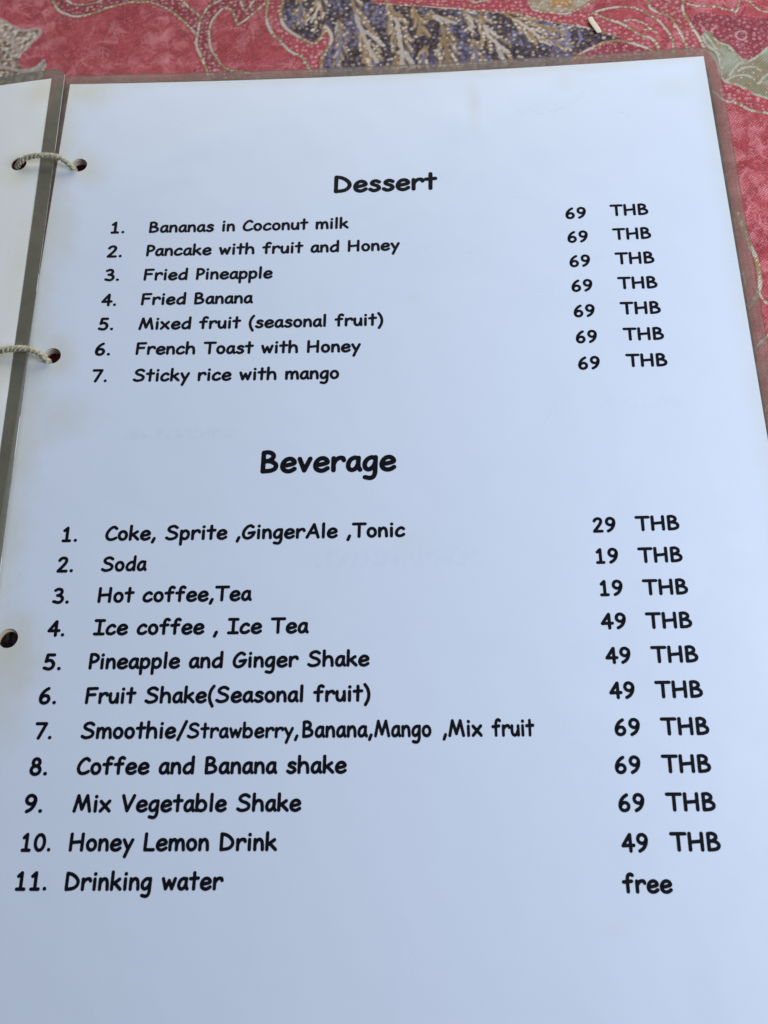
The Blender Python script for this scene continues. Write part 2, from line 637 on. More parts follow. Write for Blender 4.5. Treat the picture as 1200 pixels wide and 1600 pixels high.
def flower_fill(w, ins, n1, n2, n3):
    pale = np.array((0.50, 0.40, 0.31))
    f = np.clip(.5 + 3 * n2, 0, 1)[..., None]
    col = pale + f * (np.array((0.36, 0.27, 0.13)) - pale)
    g = np.clip((n3 + .9 * n2) * 3.5 - .3, 0, 1)[..., None]
    col = col + g * (np.array((.62, .57, .47)) - col)
    col = col * np.clip(1 + 1.8 * n3 + n1, .5, 1.6)[..., None]
    blend(w, ins * .95, col)


def sprig_fill(w, ins, n1, n2, n3):
    f = np.clip(.4 + 2.2 * n1 + 1.2 * n2, 0, 1)[..., None]
    col = GREEN * .82 + f * (MINT - GREEN * .82)
    g = np.clip(n3 * 3.5 + n2 * 3 - .9, 0, 1)[..., None] * .7
    col = col + g * (np.array((.46, .30, .16)) - col)
    blend(w, ins * .93, col)


def patch_fill(w, ins, n1, n2, n3):
    blend(w, ins * .7, DARK * (1 + .3 * n2[..., None]))


def bloom_fill(w, ins, n1, n2, n3):
    f = np.clip(.5 + 1.8 * n2, 0, 1)[..., None]
    blend(w, ins * .95, np.array((.46, .36, .20)) + f * (np.array((.55, .50, .34)) - np.array((.46, .36, .20))))


def band_fill(col):
    def fn(w, ins, n1, n2, n3):
        blend(w, ins * .75, np.asarray(col) * (1 + .25 * n2[..., None]))
    return fn


def motif(off, seed):
    """one repeat of the batik drawing"""
    # beaded bands between the vines
    b1 = [(82, 0), (90, 12), (108, 21), (123, 23), (145, 18), (167, 11), (200, 3), (235, 2), (262, 12), (275, 20), (295, 38), (305, 50),
          (308, 38), (312, 22), (297, 10), (285, 0), (262, -14), (165, -6), (123, 5), (107, 0), (98, -14)]
    b2 = [(305, 50), (306, 67), (312, 83), (322, 107), (330, 130), (380, 130), (368, 108), (355, 105), (345, 97), (335, 83), (328, 70),
          (326, 55), (327, 38), (333, 25), (348, 10), (362, 15), (368, 28), (371, 37), (385, 28), (402, 15), (416, 2), (421, -14), (330, -14), (318, 17), (312, 26)]
    b3 = [(421, -10), (417, 17), (419, 37), (425, 50), (438, 63), (453, 78), (467, 85), (475, 92), (483, 110), (490, 140), (506, 130),
          (502, 93), (508, 78), (517, 62), (517, 50), (507, 39), (505, 50), (498, 60), (488, 66), (470, 58), (453, 48), (442, 37), (438, 18), (442, -10)]
    b4 = [(585, 2), (657, 7), (740, 15), (803, 19), (862, 30), (918, 39), (968, 55), (1010, 73), (1030, 78), (1018, 58), (987, 43), (952, 27), (925, 18), (903, 10),
          (887, 16), (862, 15), (837, 13), (827, 3), (820, -20), (585, -20)]
    b5 = [(1012, -20), (1018, 12), (1048, 25), (1068, 58), (1075, 90), (1101, 90), (1093, 57), (1076, 29), (1068, 15), (1067, -20)]
    b6 = [(905, 86), (925, 73), (947, 64), (970, 62), (993, 68), (1010, 74), (1020, 82), (1000, 110), (900, 120)]
    b7 = [(1126, 121), (1148, 134), (1180, 149), (1200, 155), (1290, 190), (1290, 205), (1200, 178), (1171, 171), (1147, 158), (1128, 156)]
    for b, c in ((b1, np.array((.30, .045, .050))), (b2, np.array((.30, .05, .050))), (b3, RED * .9), (b4, CRIM * 1.05), (b5, np.array((.44, .075, .070))), (b6, DARK * 1.2), (b7, CRIM)):
        fill(b, off, band_fill(c))
        scatter(b, off, 8.2 * PXM, 2.2 * PXM, [PINK, PINK * 1.1, np.array((.74, .45, .42))], seed + len(b))
    fill(PATCH, off, patch_fill)
    scatter(PATCH, off, 8.4 * PXM, 2.2 * PXM, [PINK * .75, PINK * .85, PINK * .6], seed + 3)
    fill(BLOOM, off, bloom_fill)
    fill([(858, -20), (862, 5), (880, 8), (895, 3), (900, -20)], off, band_fill(OCHRE))
    fill(FLOWER, off, flower_fill)
    fill(SPRIG, off, sprig_fill)
    fill(LEAF, off, leaf_fill)
    # dark outline of the leaf, dots in it
    line(np.array(catmull(C(LEAF, off), 4, True)), 3 * PXM, NAVY * .9, .6)
    scatter(LEAF, off, 10.5 * PXM, 2.3 * PXM, [CREAM * .9, CREAM * .8, TAN, VIOL * 2.2], seed + 4)
    # feathered fronds
    fern([(498, -12), (500, 4), (494, 20), (486, 34)], off, seed + 10, 26, 13, 5)
    fern([(546, -14), (552, 4), (558, 30), (568, 52), (581, 80), (588, 92)], off, seed + 11, 34, 15, 7)
    fern([(604, -2), (612, 10), (620, 34), (623, 52), (627, 76), (628, 100)], off, seed + 12, 30, 14, 7)
    fern([(645, 8), (650, 20), (656, 38), (659, 52)], off, seed + 13, 20, 12, 6, main=TAN)
    fern([(663, 27), (678, 23), (695, 30), (712, 36)], off, seed + 14, 16, 13, 6)
    fern([(690, 40), (694, 58), (698, 82), (700, 100)], off, seed + 15, 34, 13, 7, main=TAN)
    fern([(722, 14), (730, 22), (738, 36), (734, 48)], off, seed + 16, 18, 12, 5)
    fern([(748, 22), (755, 34), (764, 56), (778, 69), (796, 82)], off, seed + 17, 30, 14, 6)
    fern([(786, 18), (800, 26), (814, 34), (836, 50), (846, 62)], off, seed + 18, 26, 13, 6)
    fern([(826, 28), (845, 36), (866, 44), (884, 46)], off, seed + 19, 18, 12, 5, main=TAN)
    fern([(842, 60), (858, 60), (876, 64), (896, 70)], off, seed + 20, 18, 12, 5, main=VIOL * 2)
    fern([(466, -10), (470, 8), (468, 26), (474, 42)], off, seed + 21, 16, 13, 5, main=VIOL * 2)
    fern([(528, 30), (532, 52), (530, 78), (526, 96)], off, seed + 22, 16, 13, 5, main=VIOL * 2.2)
    fern([(664, 70), (662, 86), (660, 100)], off, seed + 23, 16, 12, 5, main=VIOL * 2)
    fern([(738, 62), (742, 78), (746, 96)], off, seed + 24, 16, 12, 5, main=VIOL * 2)
    barb([(905, 44), (908, 56), (904, 66)], off, 4.5, VIOL * 2.1, False)
    barb([(885, 40), (888, 54), (884, 66)], off, 4.5, VIOL * 2.0, False)
    # pale ragged petals and their veins
    for P in ([(0, 26), (20, 38), (33, 44), (58, 41), (61, 49), (54, 60)], [(6, 58), (20, 66), (30, 80)], [(26, 60), (40, 55), (52, 58), (40, 72)],
              [(10, 78), (22, 86), (30, 84)], [(-4, 100), (14, 104), (34, 108), (58, 102), (68, 92)], [(0, 50), (12, 48), (18, 60)], [(34, 112), (52, 108), (70, 100)]):
        line(np.array(catmull(C(P, off), 5)), 5 * PXM, np.array((.60, .55, .46)), .75, rough=.0005)
    for P in ([(1098, 56), (1104, 66), (1112, 74), (1124, 84)], [(1128, 122), (1137, 129), (1150, 132), (1164, 138)],
              [(1135, 126), (1148, 119), (1164, 117), (1176, 121)], [(1154, 110), (1166, 104), (1180, 103), (1190, 109)],
              [(1117, 56), (1124, 64), (1138, 68), (1146, 76)], [(1170, 94), (1186, 84), (1200, 72)], [(1127, 120), (1123, 106), (1124, 92)],
              [(1140, 118), (1148, 106), (1158, 96)], [(1102, 50), (1108, 58), (1120, 74)], [(1176, 146), (1190, 151), (1206, 155)], [(1186, 130), (1196, 118), (1206, 112)]):
        line(np.array(catmull(C(P, off), 6)), 3.4 * PXM, np.array((.70, .70, .54)), .75, rough=.0005)
    scatter(SPRIG, off, 10 * PXM, 1.3 * PXM, [CREAM * .95, np.array((.55, .33, .18)), MINT], seed + 6)
    scatter(BLOOM, off, 7 * PXM, 1.6 * PXM, [CREAM, OCHRE, CREAM * .9], seed + 8)
    th = np.linspace(0.3, 5.9, 22)
    ring = [(1160 + 8.5 * math.cos(t), 51 + 7 * math.sin(t)) for t in th]
    line(C(ring, off), 2.8 * PXM, np.array((.72, .48, .46)), .9)
    line(C([(1104, 46), (1099, 40), (1096, 37)], off), 3 * PXM, PINK * .9, .8)
    line(C([(1112, 46), (1117, 40), (1121, 37)], off), 3 * PXM, PINK * .9, .8)
    # vines
    V = [([(76, -14), (82, 0), (90, 12), (108, 21), (123, 23), (145, 18), (167, 11), (200, 3), (235, 2), (262, 12), (275, 20), (295, 38), (305, 50),
           (306, 67), (312, 83), (322, 107), (332, 140)], 4.6),
         ([(98, -14), (107, 0), (123, 5), (150, 2), (168, -8)], 4.0),
         ([(268, -16), (285, 0), (297, 10), (311, 22), (309, 38), (306, 52)], 4.2),
         ([(312, 26), (318, 17), (325, 7), (337, 1), (360, -10)], 4.2),
         ([(371, 37), (368, 28), (362, 15), (355, 10), (348, 10), (333, 25), (327, 38), (326, 55), (328, 70), (335, 83), (345, 97), (355, 105),
           (368, 108), (390, 112), (420, 130)], 4.4),
         ([(370, 37), (385, 28), (402, 15), (416, 2), (424, -14)], 4.4),
         ([(376, 0), (379, 9), (383, 15), (393, 5), (402, -8)], 3.4),
         ([(421, -14), (420, 0), (416, 17), (418, 37), (425, 50), (438, 63), (453, 78), (467, 85), (475, 92), (484, 110), (492, 140)], 5.0),
         ([(444, -40), (442, 0), (438, 18), (442, 37), (453, 48), (470, 58), (488, 66), (498, 60), (505, 50), (507, 39), (516, 50), (517, 62),
           (508, 78), (502, 93), (503, 130)], 6.2),
         ([(585, 1), (657, 7), (740, 15), (803, 19), (862, 30), (918, 39), (968, 55)], 2.6),
         ([(726, -12), (740, 2), (760, -2), (800, -10)], 3.6),
         ([(826, -10), (828, 3), (837, 12), (862, 15), (887, 16), (905, 9), (930, -4)], 3.2),
         ([(925, 18), (937, 12), (960, 8), (983, 8), (1000, 13), (1013, 20), (1027, 28), (1040, 42), (1050, 58), (1053, 77), (1054, 110)], 4.2),
         ([(930, 17), (952, 27), (970, 33), (987, 43), (1003, 53), (1018, 58), (1027, 70), (1032, 90)], 4.6),
         ([(975, 30), (990, 28), (1005, 33), (1020, 46)], 3.0), ([(1006, 44), (1018, 44), (1028, 50)], 3.0),
         ([(890, 96), (905, 83), (925, 72), (947, 63), (970, 61), (993, 67), (1010, 73), (1022, 80)], 4.4),
         ([(1008, -14), (1012, 0), (1018, 12), (1035, 20), (1048, 25), (1058, 40), (1068, 58), (1073, 77), (1076, 110)], 4.2),
         ([(1066, -14), (1067, 0), (1068, 15), (1076, 29), (1085, 44), (1093, 57), (1102, 77)], 4.6),
         ([(1068, 2), (1088, 7), (1115, 7), (1136, 11), (1150, 15), (1155, 5), (1158, -12)], 3.4),
         ([(1164, -6), (1181, 7), (1191, 13), (1206, 15), (1240, 12)], 3.4),
         ([(1100, 130), (1133, 157), (1147, 158), (1157, 164), (1171, 171), (1187, 175), (1206, 179), (1280, 205)], 4.0),
         ([(1150, 330), (1172, 380), (1183, 402), (1188, 425), (1188, 448), (1178, 470), (1150, 500)], 6.5),
         ([(1184, 452), (1192, 464), (1201, 474), (1230, 492)], 3.6),
         ([(1120, 640), (1170, 560), (1196, 528), (1240, 500)], 4.0),
         ([(1150, 700), (1185, 655), (1215, 620), (1250, 600)], 4.0),
         ([(1110, 560), (1150, 470), (1165, 440), (1150, 400)], 3.6)]
    for pts, w in V:
        vine(pts, off, w)


offs = [(0.0, 0.0)]
for i in (-1, 0, 1):
    for j in (-2, -1, 0, 1):
        if (i, j) != (0, 0):
            offs.append((i * 0.30 + j * 0.09, j * 0.19))
fern_curls(fx0, fx1, fy0, fy1, 7500, 5)
for q, o_ in enumerate(offs):
    motif(o_, 100 + 40 * q)

Zc = (0.00038 * np.sin(xs[None, :] * 95 + 1.2 * np.sin(ys[:, None] * 60)) + 0.00030 * np.sin(ys[:, None] * 130 + xs[None, :] * 40)) - 0.0006
vx = np.empty((NY, NX, 3), np.float32)
vx[..., 0] = xs[None, :]
vx[..., 1] = ys[:, None]
vx[..., 2] = Zc
idx = np.arange(NY * NX, dtype=np.int32).reshape(NY, NX)
quads = np.stack([idx[:-1, :-1], idx[:-1, 1:], idx[1:, 1:], idx[1:, :-1]], -1).reshape(-1, 4)
me = bpy.data.meshes.new('tablecloth')
me.vertices.add(NX * NY)
me.vertices.foreach_set('co', vx.ravel())
nq = len(quads)
me.loops.add(nq * 4)
me.loops.foreach_set('vertex_index', quads.ravel())
me.polygons.add(nq)
me.polygons.foreach_set('loop_start', np.arange(0, nq * 4, 4, dtype=np.int32))
me.polygons.foreach_set('loop_total', np.full(nq, 4, np.int32))
me.update(calc_edges=True)
ca = me.attributes.new('dye', 'FLOAT_COLOR', 'POINT')
rgba = np.ones((NY * NX, 4), np.float32)
rgba[:, :3] = np.clip(img.reshape(-1, 3), 0.005, 0.95)
ca.data.foreach_set('color', rgba.ravel())
me.polygons.foreach_set('use_smooth', np.ones(nq, bool))
me.materials.append(CLOTH)
cloth = bpy.data.objects.new('tablecloth', me)
COL.objects.link(cloth)
tag(cloth, 'pink red batik tablecloth with navy feathered leaf and cream vines under the menu', 'tablecloth')

# ------------------------------------------------------------------ the menu
menu = empty('menu_booklet')
tag(menu, 'open laminated menu tied with straw cord, Dessert and Beverage sheet facing up', 'menu')


def curl(x):
    """cross section of the right-hand sheets: both long sides lift a little (x in metres)"""
    return 0.1676397 * (x - 0.0899671) ** 2


def sheet(name, outline, holes, zfun, thick, mats, parent, cell, inner=None):
    """flat sheet cut to an outline, with punched holes, following zfun(x, y)."""
    pts = [Vector(q) for q in outline]
    loops = [list(range(len(outline)))]
    allh = list(holes) + ([inner] if inner else [])
    for h in allh:
        loops.append(list(range(len(pts), len(pts) + len(h))))
        pts += [Vector(q) for q in h]
    edges = []
    for lp in loops:
        edges += [(lp[i], lp[(i + 1) % len(lp)]) for i in range(len(lp))]

    def inside(p, poly):
        c = False
        n = len(poly)
        for i in range(n):
            ax, ay = poly[i][0], poly[i][1]
            bx, by = poly[(i + 1) % n][0], poly[(i + 1) % n][1]
            if (ay > p[1]) != (by > p[1]) and p[0] < (bx - ax) * (p[1] - ay) / (by - ay) + ax:
                c = not c
        return c
    X = [q[0] for q in outline]
    Y = [q[1] for q in outline]
    if cell:
        nx = max(2, int((max(X) - min(X)) / cell[0]))
        ny = max(2, int((max(Y) - min(Y)) / cell[1]))
        for i in range(1, nx):
            for j in range(1, ny):
                p = (min(X) + (max(X) - min(X)) * i / nx, min(Y) + (max(Y) - min(Y)) * j / ny)
                if inside(p, outline) and not any(inside(p, h) for h in allh):
                    if min((p[0] - q[0]) ** 2 + (p[1] - q[1]) ** 2 for q in pts[:sum(map(len, loops))]) > 1e-6:
                        pts.append(Vector(p))
    V2, E2, F2, *_ = delaunay_2d_cdt(pts, edges, [], 0, 1e-7)
    tris = []
    for f in F2:
        c = sum((V2[i] for i in f), Vector((0, 0))) / len(f)
        if inside(c, outline) and not any(inside(c, h) for h in allh):
            tris.append(tuple(f))
    nv = len(V2)
    verts = [(v.x, v.y, zfun(v.x, v.y)) for v in V2] + [(v.x, v.y, zfun(v.x, v.y) - thick) for v in V2]
    faces = list(tris) + [tuple(reversed([i + nv for i in f])) for f in tris]
    ntop = len(faces)
    cnt = {}
    rim = set()
    if inner:
        n_in = len(inner)
        key = {(round(q[0], 6), round(q[1], 6)) for q in inner}
        rim = {i for i, v in enumerate(V2) if (round(v.x, 6), round(v.y, 6)) in key}
    for f in tris:
        for a, b in zip(f, f[1:] + f[:1]):
            cnt[(a, b)] = 1
    for (a, b) in list(cnt):
        if (b, a) not in cnt and not (inner and a in rim and b in rim):
            faces.append((b, a, a + nv, b + nv))
    o = mesh_obj(name, verts, faces, mats, parent)
    if len(mats) > 1:
        mi = [0] * ntop + [1] * (len(faces) - ntop)
        o.data.polygons.foreach_set('material_index', mi)
    sm = [True] * ntop + [False] * (len(faces) - ntop)
    o.data.polygons.foreach_set('use_smooth', sm)
    o.data.set_sharp_from_angle(angle=math.radians(30))
    return o


def rounded_rect(x0, y0, x1, y1, r, step=0.006, xf=None):
    pts = []
    cs = [(x1 - r, y1 - r, 0), (x0 + r, y1 - r, 90), (x0 + r, y0 + r, 180), (x1 - r, y0 + r, 270)]
    corner = []
    for cx, cy, a in cs:
        corner.append([(cx + r * math.cos(math.radians(a + t)), cy + r * math.sin(math.radians(a + t))) for t in (0, 18, 36, 54, 72, 90)])
    for i in range(4):
        pts += corner[i]
        a, b = corner[i][-1], corner[(i + 1) % 4][0]
        n = max(1, int(math.dist(a, b) / step))
        for k in range(1, n):
            pts.append((a[0] + (b[0] - a[0]) * k / n, a[1] + (b[1] - a[1]) * k / n))
    return [xf(q) for q in pts] if xf else pts


def rect(x0, y0, x1, y1, step=0.006, xf=None):
    c = [(x1, y1), (x0, y1), (x0, y0), (x1, y0)]
    pts = []
    for i in range(4):
        a, b = c[i], c[(i + 1) % 4]
        n = max(1, int(math.dist(a, b) / step))
        for k in range(n):
            pts.append((a[0] + (b[0] - a[0]) * k / n, a[1] + (b[1] - a[1]) * k / n))
    return [xf(q) for q in pts] if xf else pts


def circle(cx, cy, r, n=28, ragged=0.0):
    return [(cx + (r + random.uniform(-ragged, ragged)) * math.cos(2 * math.pi * i / n),
             cy + (r + random.uniform(-ragged, ragged)) * math.sin(2 * math.pi * i / n)) for i in range(n)]


def laminated_page(z_fn, xf, holes, paper_mat, thick=0.00034, film_box=(-4.9, -301.5, 214.4, 4.05), fr=6.0, film=None):
    p = sheet('page', rect(0, -0.297, 0.210, 0, xf=xf), holes, z_fn, thick, [paper_mat], menu, (0.006, 0.020))
    x0, y0, x1, y1 = [v * MM for v in film_box]
    sheet('plastic_border', rounded_rect(x0, y0, x1, y1, fr * MM, xf=xf), [], lambda x, y: z_fn(x, y) - 0.00003, thick - 0.00006,
          ([FILM_UNDER, FILM_UNDER] if film == 'under' else [film or FILM, EDGE_LIT if film else EDGE]), p, None, inner=rect(0, -0.297, 0.210, 0, xf=xf))
    return p


def place(dx=0, dy=0, rot=0, piv=(0.1, -0.15)):
    c, s = math.cos(rot), math.sin(rot)

    def f(q):
        x, y = q[0] - piv[0], q[1] - piv[1]
        return (piv[0] + c * x - s * y + dx, piv[1] + s * x + c * y + dy)
    return f


HR = 2.62 * MM
HOLES = [(7.15, -34.25), (7.65, -104.95), (7.2, -189.75)]
ztop = lambda x, y: ZP + curl(x)
top_page = laminated_page(ztop, place(), [circle(a * MM, b * MM, HR, ragged=3e-5) for a, b in HOLES], PAPER)

# two more sheets of the right-hand stack; their holes are a little out of line
for i, (dx, dy, rt) in enumerate([(0.0003, -0.0003, 0.10), (-0.0005, 0.0002, -0.12), (0.0001, -0.0005, 0.05), (-0.0003, -0.0002, -0.16)]):
    zu = lambda x, y, i=i: ZP - 0.00046 * (i + 1) + curl(x) * (0.95 - 0.12 * i)
    laminated_page(zu, place(dx, dy, math.radians(rt)), [circle((a + .1) * MM + dx, (b - (.22 * (i + 1) if b > -150 else .95)) * MM, HR * (1.10 + .05 * i)) for a, b in HOLES],
                   PAPER_UNDER, thick=0.0003, film='under', film_box=(-4.3, -301, 213.5 - .5 * i, 3.4 - .3 * i))

# the left-hand sheet: its right edge rests on the right-hand stack and it slopes down to the left
LROT = math.radians(1.50)


def left_xf(q):
    c, s = math.cos(LROT), math.sin(LROT)
    x, y = q[0] - 0.210, q[1]
    return (-0.00627 + c * x - s * y, 0.0019 + s * x + c * y)


def zleft(x, y):
    d = max(0.0, -0.0045 - x)
    lift = ZP + 0.00245 + 0.0001 * math.sin(y * 40)
    return max(0.00062, lift - 0.078 * d - 0.4 * d * d)


hl = at(29.5, 256, zleft(-0.0126, -0.034))
LH = [(hl.x, hl.y), (hl.x + 0.0018, hl.y - 0.0705), (hl.x + 0.004, hl.y - 0.155)]
left_page = laminated_page(zleft, left_xf, [circle(a, b, HR) for a, b in LH], PAPER_OLD, film_box=(-4.4, -301.5, 214.45, 4.1), fr=4.0, film=FILM_OLD)

# ------------------------------------------------------------------ lettering
ADV = {k: v / 20.48 for k, v in dict(a=1050, b=1215, c=1053, d=1203, e=1122, f=1040, g=1085, h=1182, i=573, k=1104, l=561, m=1588, n=1071,
       o=1079, p=1094, r=983, s=997, t=965, u=1065, v=997, w=1397, x=1209, y=1066, A=1497, B=1290, C=1234, D=1478, F=1241, G=1391, H=1572,
       I=1119, L=1128, M=1809, P=1067, S=1420, T=1391, V=1331).items()}
for ch in '0123456789':
    ADV[ch] = 1249 / 20.48
ADV.update({'.': 25, ',': 27.7, '(': 36.6, ')': 36.6, '/': 51.2, ' ': 38.5})


def ell(cx, cy, rx, ry, n=10):
    return ('c', [(cx + rx * math.cos(t), cy + ry * math.sin(t)) for t in np.linspace(0, 2 * math.pi, n, endpoint=False)])


GL = {   # hand drawn monoline letters: s = smooth stroke, l = straight strokes, c = closed loop, d = dot
    'a': [('s', [(40, 44), (29, 47), (17, 41), (10, 29), (9, 17), (14, 8), (23, 6), (33, 12), (40, 26)]), ('s', [(41, 46), (40, 28), (41, 15), (46, 6)])],
    'b': [('l', [(10, 73), (9, 6)]), ('s', [(10, 30), (19, 43), (31, 47), (43, 40), (48, 26), (43, 12), (31, 6), (19, 7), (10, 12)])],
    'c': [('s', [(43, 41), (34, 47), (22, 43), (12, 32), (9, 19), (14, 9), (25, 6), (35, 8), (44, 14)])],
    'd': [('l', [(48, 73), (47, 6)]), ('s', [(47, 40), (37, 46), (25, 43), (14, 33), (10, 20), (15, 9), (26, 6), (37, 11), (47, 24)])],
    'e': [('s', [(10, 24), (27, 26), (46, 32), (43, 42), (33, 47), (21, 44), (12, 34), (9, 21), (14, 10), (26, 5), (37, 7), (47, 13)])],
    'f': [('s', [(45, 69), (37, 73), (28, 69), (24, 58), (23, 40), (23, 6)]), ('l', [(7, 43), (40, 46)])],
    'g': [('s', [(42, 43), (31, 47), (18, 41), (10, 29), (10, 15), (18, 7), (28, 9), (37, 18), (42, 30)]), ('s', [(43, 47), (42, 20), (41, -4), (36, -17), (26, -22), (10, -19)])],
    'h': [('l', [(10, 73), (9, 6)]), ('s', [(10, 28), (19, 42), (31, 47), (42, 41), (46, 26), (47, 6)])],
    'i': [('l', [(14, 46), (14, 6)]), ('d', (15, 66))],
    'k': [('l', [(11, 73), (10, 6)]), ('l', [(42, 45), (12, 24)]), ('l', [(22, 30), (47, 6)])],
    'l': [('l', [(14, 73), (13, 6)])],
    'm': [('l', [(10, 46), (10, 6)]), ('s', [(10, 27), (17, 41), (27, 47), (35, 41), (38, 26), (38, 6)]), ('s', [(38, 27), (46, 42), (56, 47), (64, 41), (67, 25), (69, 6)])],
    'n': [('l', [(10, 46), (10, 6)]), ('s', [(10, 28), (19, 42), (30, 47), (39, 40), (42, 25), (43, 6)])],
    'o': [ell(26, 26, 17.5, 20.5)],
    'p': [('l', [(10, 46), (9, -21)]), ('s', [(10, 32), (19, 43), (30, 47), (41, 40), (44, 26), (39, 12), (28, 6), (18, 8), (10, 15)])],
    'r': [('l', [(11, 46), (11, 6)]), ('s', [(11, 28), (19, 41), (30, 47), (40, 46), (43, 39)])],
    's': [('s', [(40, 42), (29, 47), (18, 44), (14, 36), (22, 30), (34, 25), (40, 16), (33, 8), (20, 5), (8, 11)])],
    't': [('l', [(24, 69), (23, 6)]), ('l', [(7, 46), (41, 48)])],
    'u': [('s', [(10, 46), (9, 26), (13, 11), (23, 6), (33, 11), (41, 27)]), ('l', [(42, 46), (43, 6)])],
    'v': [('l', [(8, 46), (23, 7), (41, 46)])],
    'w': [('l', [(8, 46), (20, 7), (34, 39), (47, 7), (60, 46)])],
    'x': [('l', [(9, 46), (48, 6)]), ('l', [(47, 47), (9, 6)])],
    'y': [('l', [(8, 46), (26, 12)]), ('l', [(45, 46), (29, 12), (15, -21)])],
    'A': [('l', [(9, 6), (42, 70), (62, 6)]), ('l', [(21, 28), (55, 28)])],
    'B': [('l', [(12, 69), (11, 6)]), ('s', [(12, 69), (28, 70), (41, 63), (42, 52), (31, 43), (13, 38)]), ('s', [(20, 41), (38, 38), (51, 28), (49, 15), (35, 8), (11, 6)])],
    'C': [('s', [(54, 61), (43, 69), (30, 65), (17, 51), (9, 32), (12, 15), (24, 6), (40, 7), (54, 14)])],
    'D': [('l', [(13, 69), (12, 6)]), ('s', [(13, 69), (32, 65), (51, 53), (61, 37), (57, 21), (41, 10), (12, 6)])],
    'F': [('l', [(13, 69), (11, 6)]), ('l', [(13, 69), (54, 70)]), ('l', [(13, 41), (46, 42)])],
    'G': [('s', [(55, 62), (42, 69), (27, 62), (14, 46), (9, 27), (15, 11), (30, 5), (46, 11), (57, 24), (60, 34)]), ('l', [(36, 31), (62, 35)])],
    'H': [('l', [(13, 70), (12, 6)]), ('l', [(62, 70), (61, 6)]), ('l', [(13, 36), (61, 40)])],
    'I': [('l', [(28, 69), (27, 6)]), ('l', [(8, 69), (47, 69)]), ('l', [(7, 6), (47, 6)])],
    'L': [('l', [(13, 70), (11, 6), (48, 6)])],
    'M': [('l', [(10, 6), (24, 70), (43, 14), (63, 70), (78, 6)])],
    'P': [('l', [(13, 69), (12, 6)]), ('s', [(13, 69), (30, 69), (44, 60), (45, 48), (35, 37), (13, 32)])],
    'S': [('s', [(57, 63), (45, 70), (31, 69), (19, 61), (18, 51), (29, 43), (46, 37), (57, 27), (53, 14), (38, 7), (22, 6), (9, 12)])],
    'T': [('l', [(7, 69), (63, 69)]), ('l', [(35, 69), (34, 6)])],
    'V': [('l', [(9, 69), (29, 7), (57, 69)])],
    '0': [ell(30, 37.5, 20.5, 31.5)],
    '1': [('l', [(17, 57), (31, 70), (31, 6)]), ('l', [(15, 6), (46, 6)])],
    '2': [('s', [(14, 58), (20, 66), (31, 70), (43, 66), (46, 54), (38, 38), (25, 22), (12, 7)]), ('l', [(12, 6), (49, 6)])],
    '3': [('s', [(14, 64), (27, 70), (41, 66), (44, 54), (36, 43), (25, 40)]), ('s', [(27, 40), (41, 37), (50, 26), (46, 13), (33, 6), (11, 11)])],
    '4': [('l', [(39, 70), (8, 27), (54, 28)]), ('l', [(40, 70), (40, 6)])],
    '5': [('l', [(47, 69), (20, 69), (15, 41)]), ('s', [(15, 40), (27, 45), (40, 41), (48, 28), (43, 13), (30, 6), (10, 11)])],
    '6': [('s', [(42, 69), (28, 60), (16, 45), (11, 27), (15, 12), (28, 6), (42, 11), (48, 24), (41, 36), (28, 38), (16, 31), (12, 22)])],
    '7': [('l', [(9, 69), (51, 69), (22, 6)])],
    '8': [ell(31, 54.5, 14, 14.5), ell(30.5, 22.5, 18.5, 17)],
    '9': [('s', [(48, 50), (41, 39), (28, 36), (16, 43), (13, 55), (20, 67), (33, 70), (45, 63), (49, 50), (45, 32), (34, 16), (18, 6)])],
    '.': [('d', (12, 8))], ',': [('l', [(17, 10), (9, -9)])],
    '(': [('s', [(29, 76), (17, 58), (11, 34), (14, 10), (26, -14)])], ')': [('s', [(8, 76), (20, 58), (26, 34), (23, 10), (11, -14)])],
    '/': [('l', [(43, 75), (9, -5)])],
}
PEN = 7.55


def ink_width(text):
    x, lo, hi = 0.0, 1e9, -1e9
    for c in text:
        for s in GL.get(c, []):
            q = [s[1]] if s[0] == 'd' else s[1]
            lo = min(lo, x + min(a for a, b in q) - PEN)
            hi = max(hi, x + max(a for a, b in q) + PEN)
        x += ADV[c]
    return lo, hi


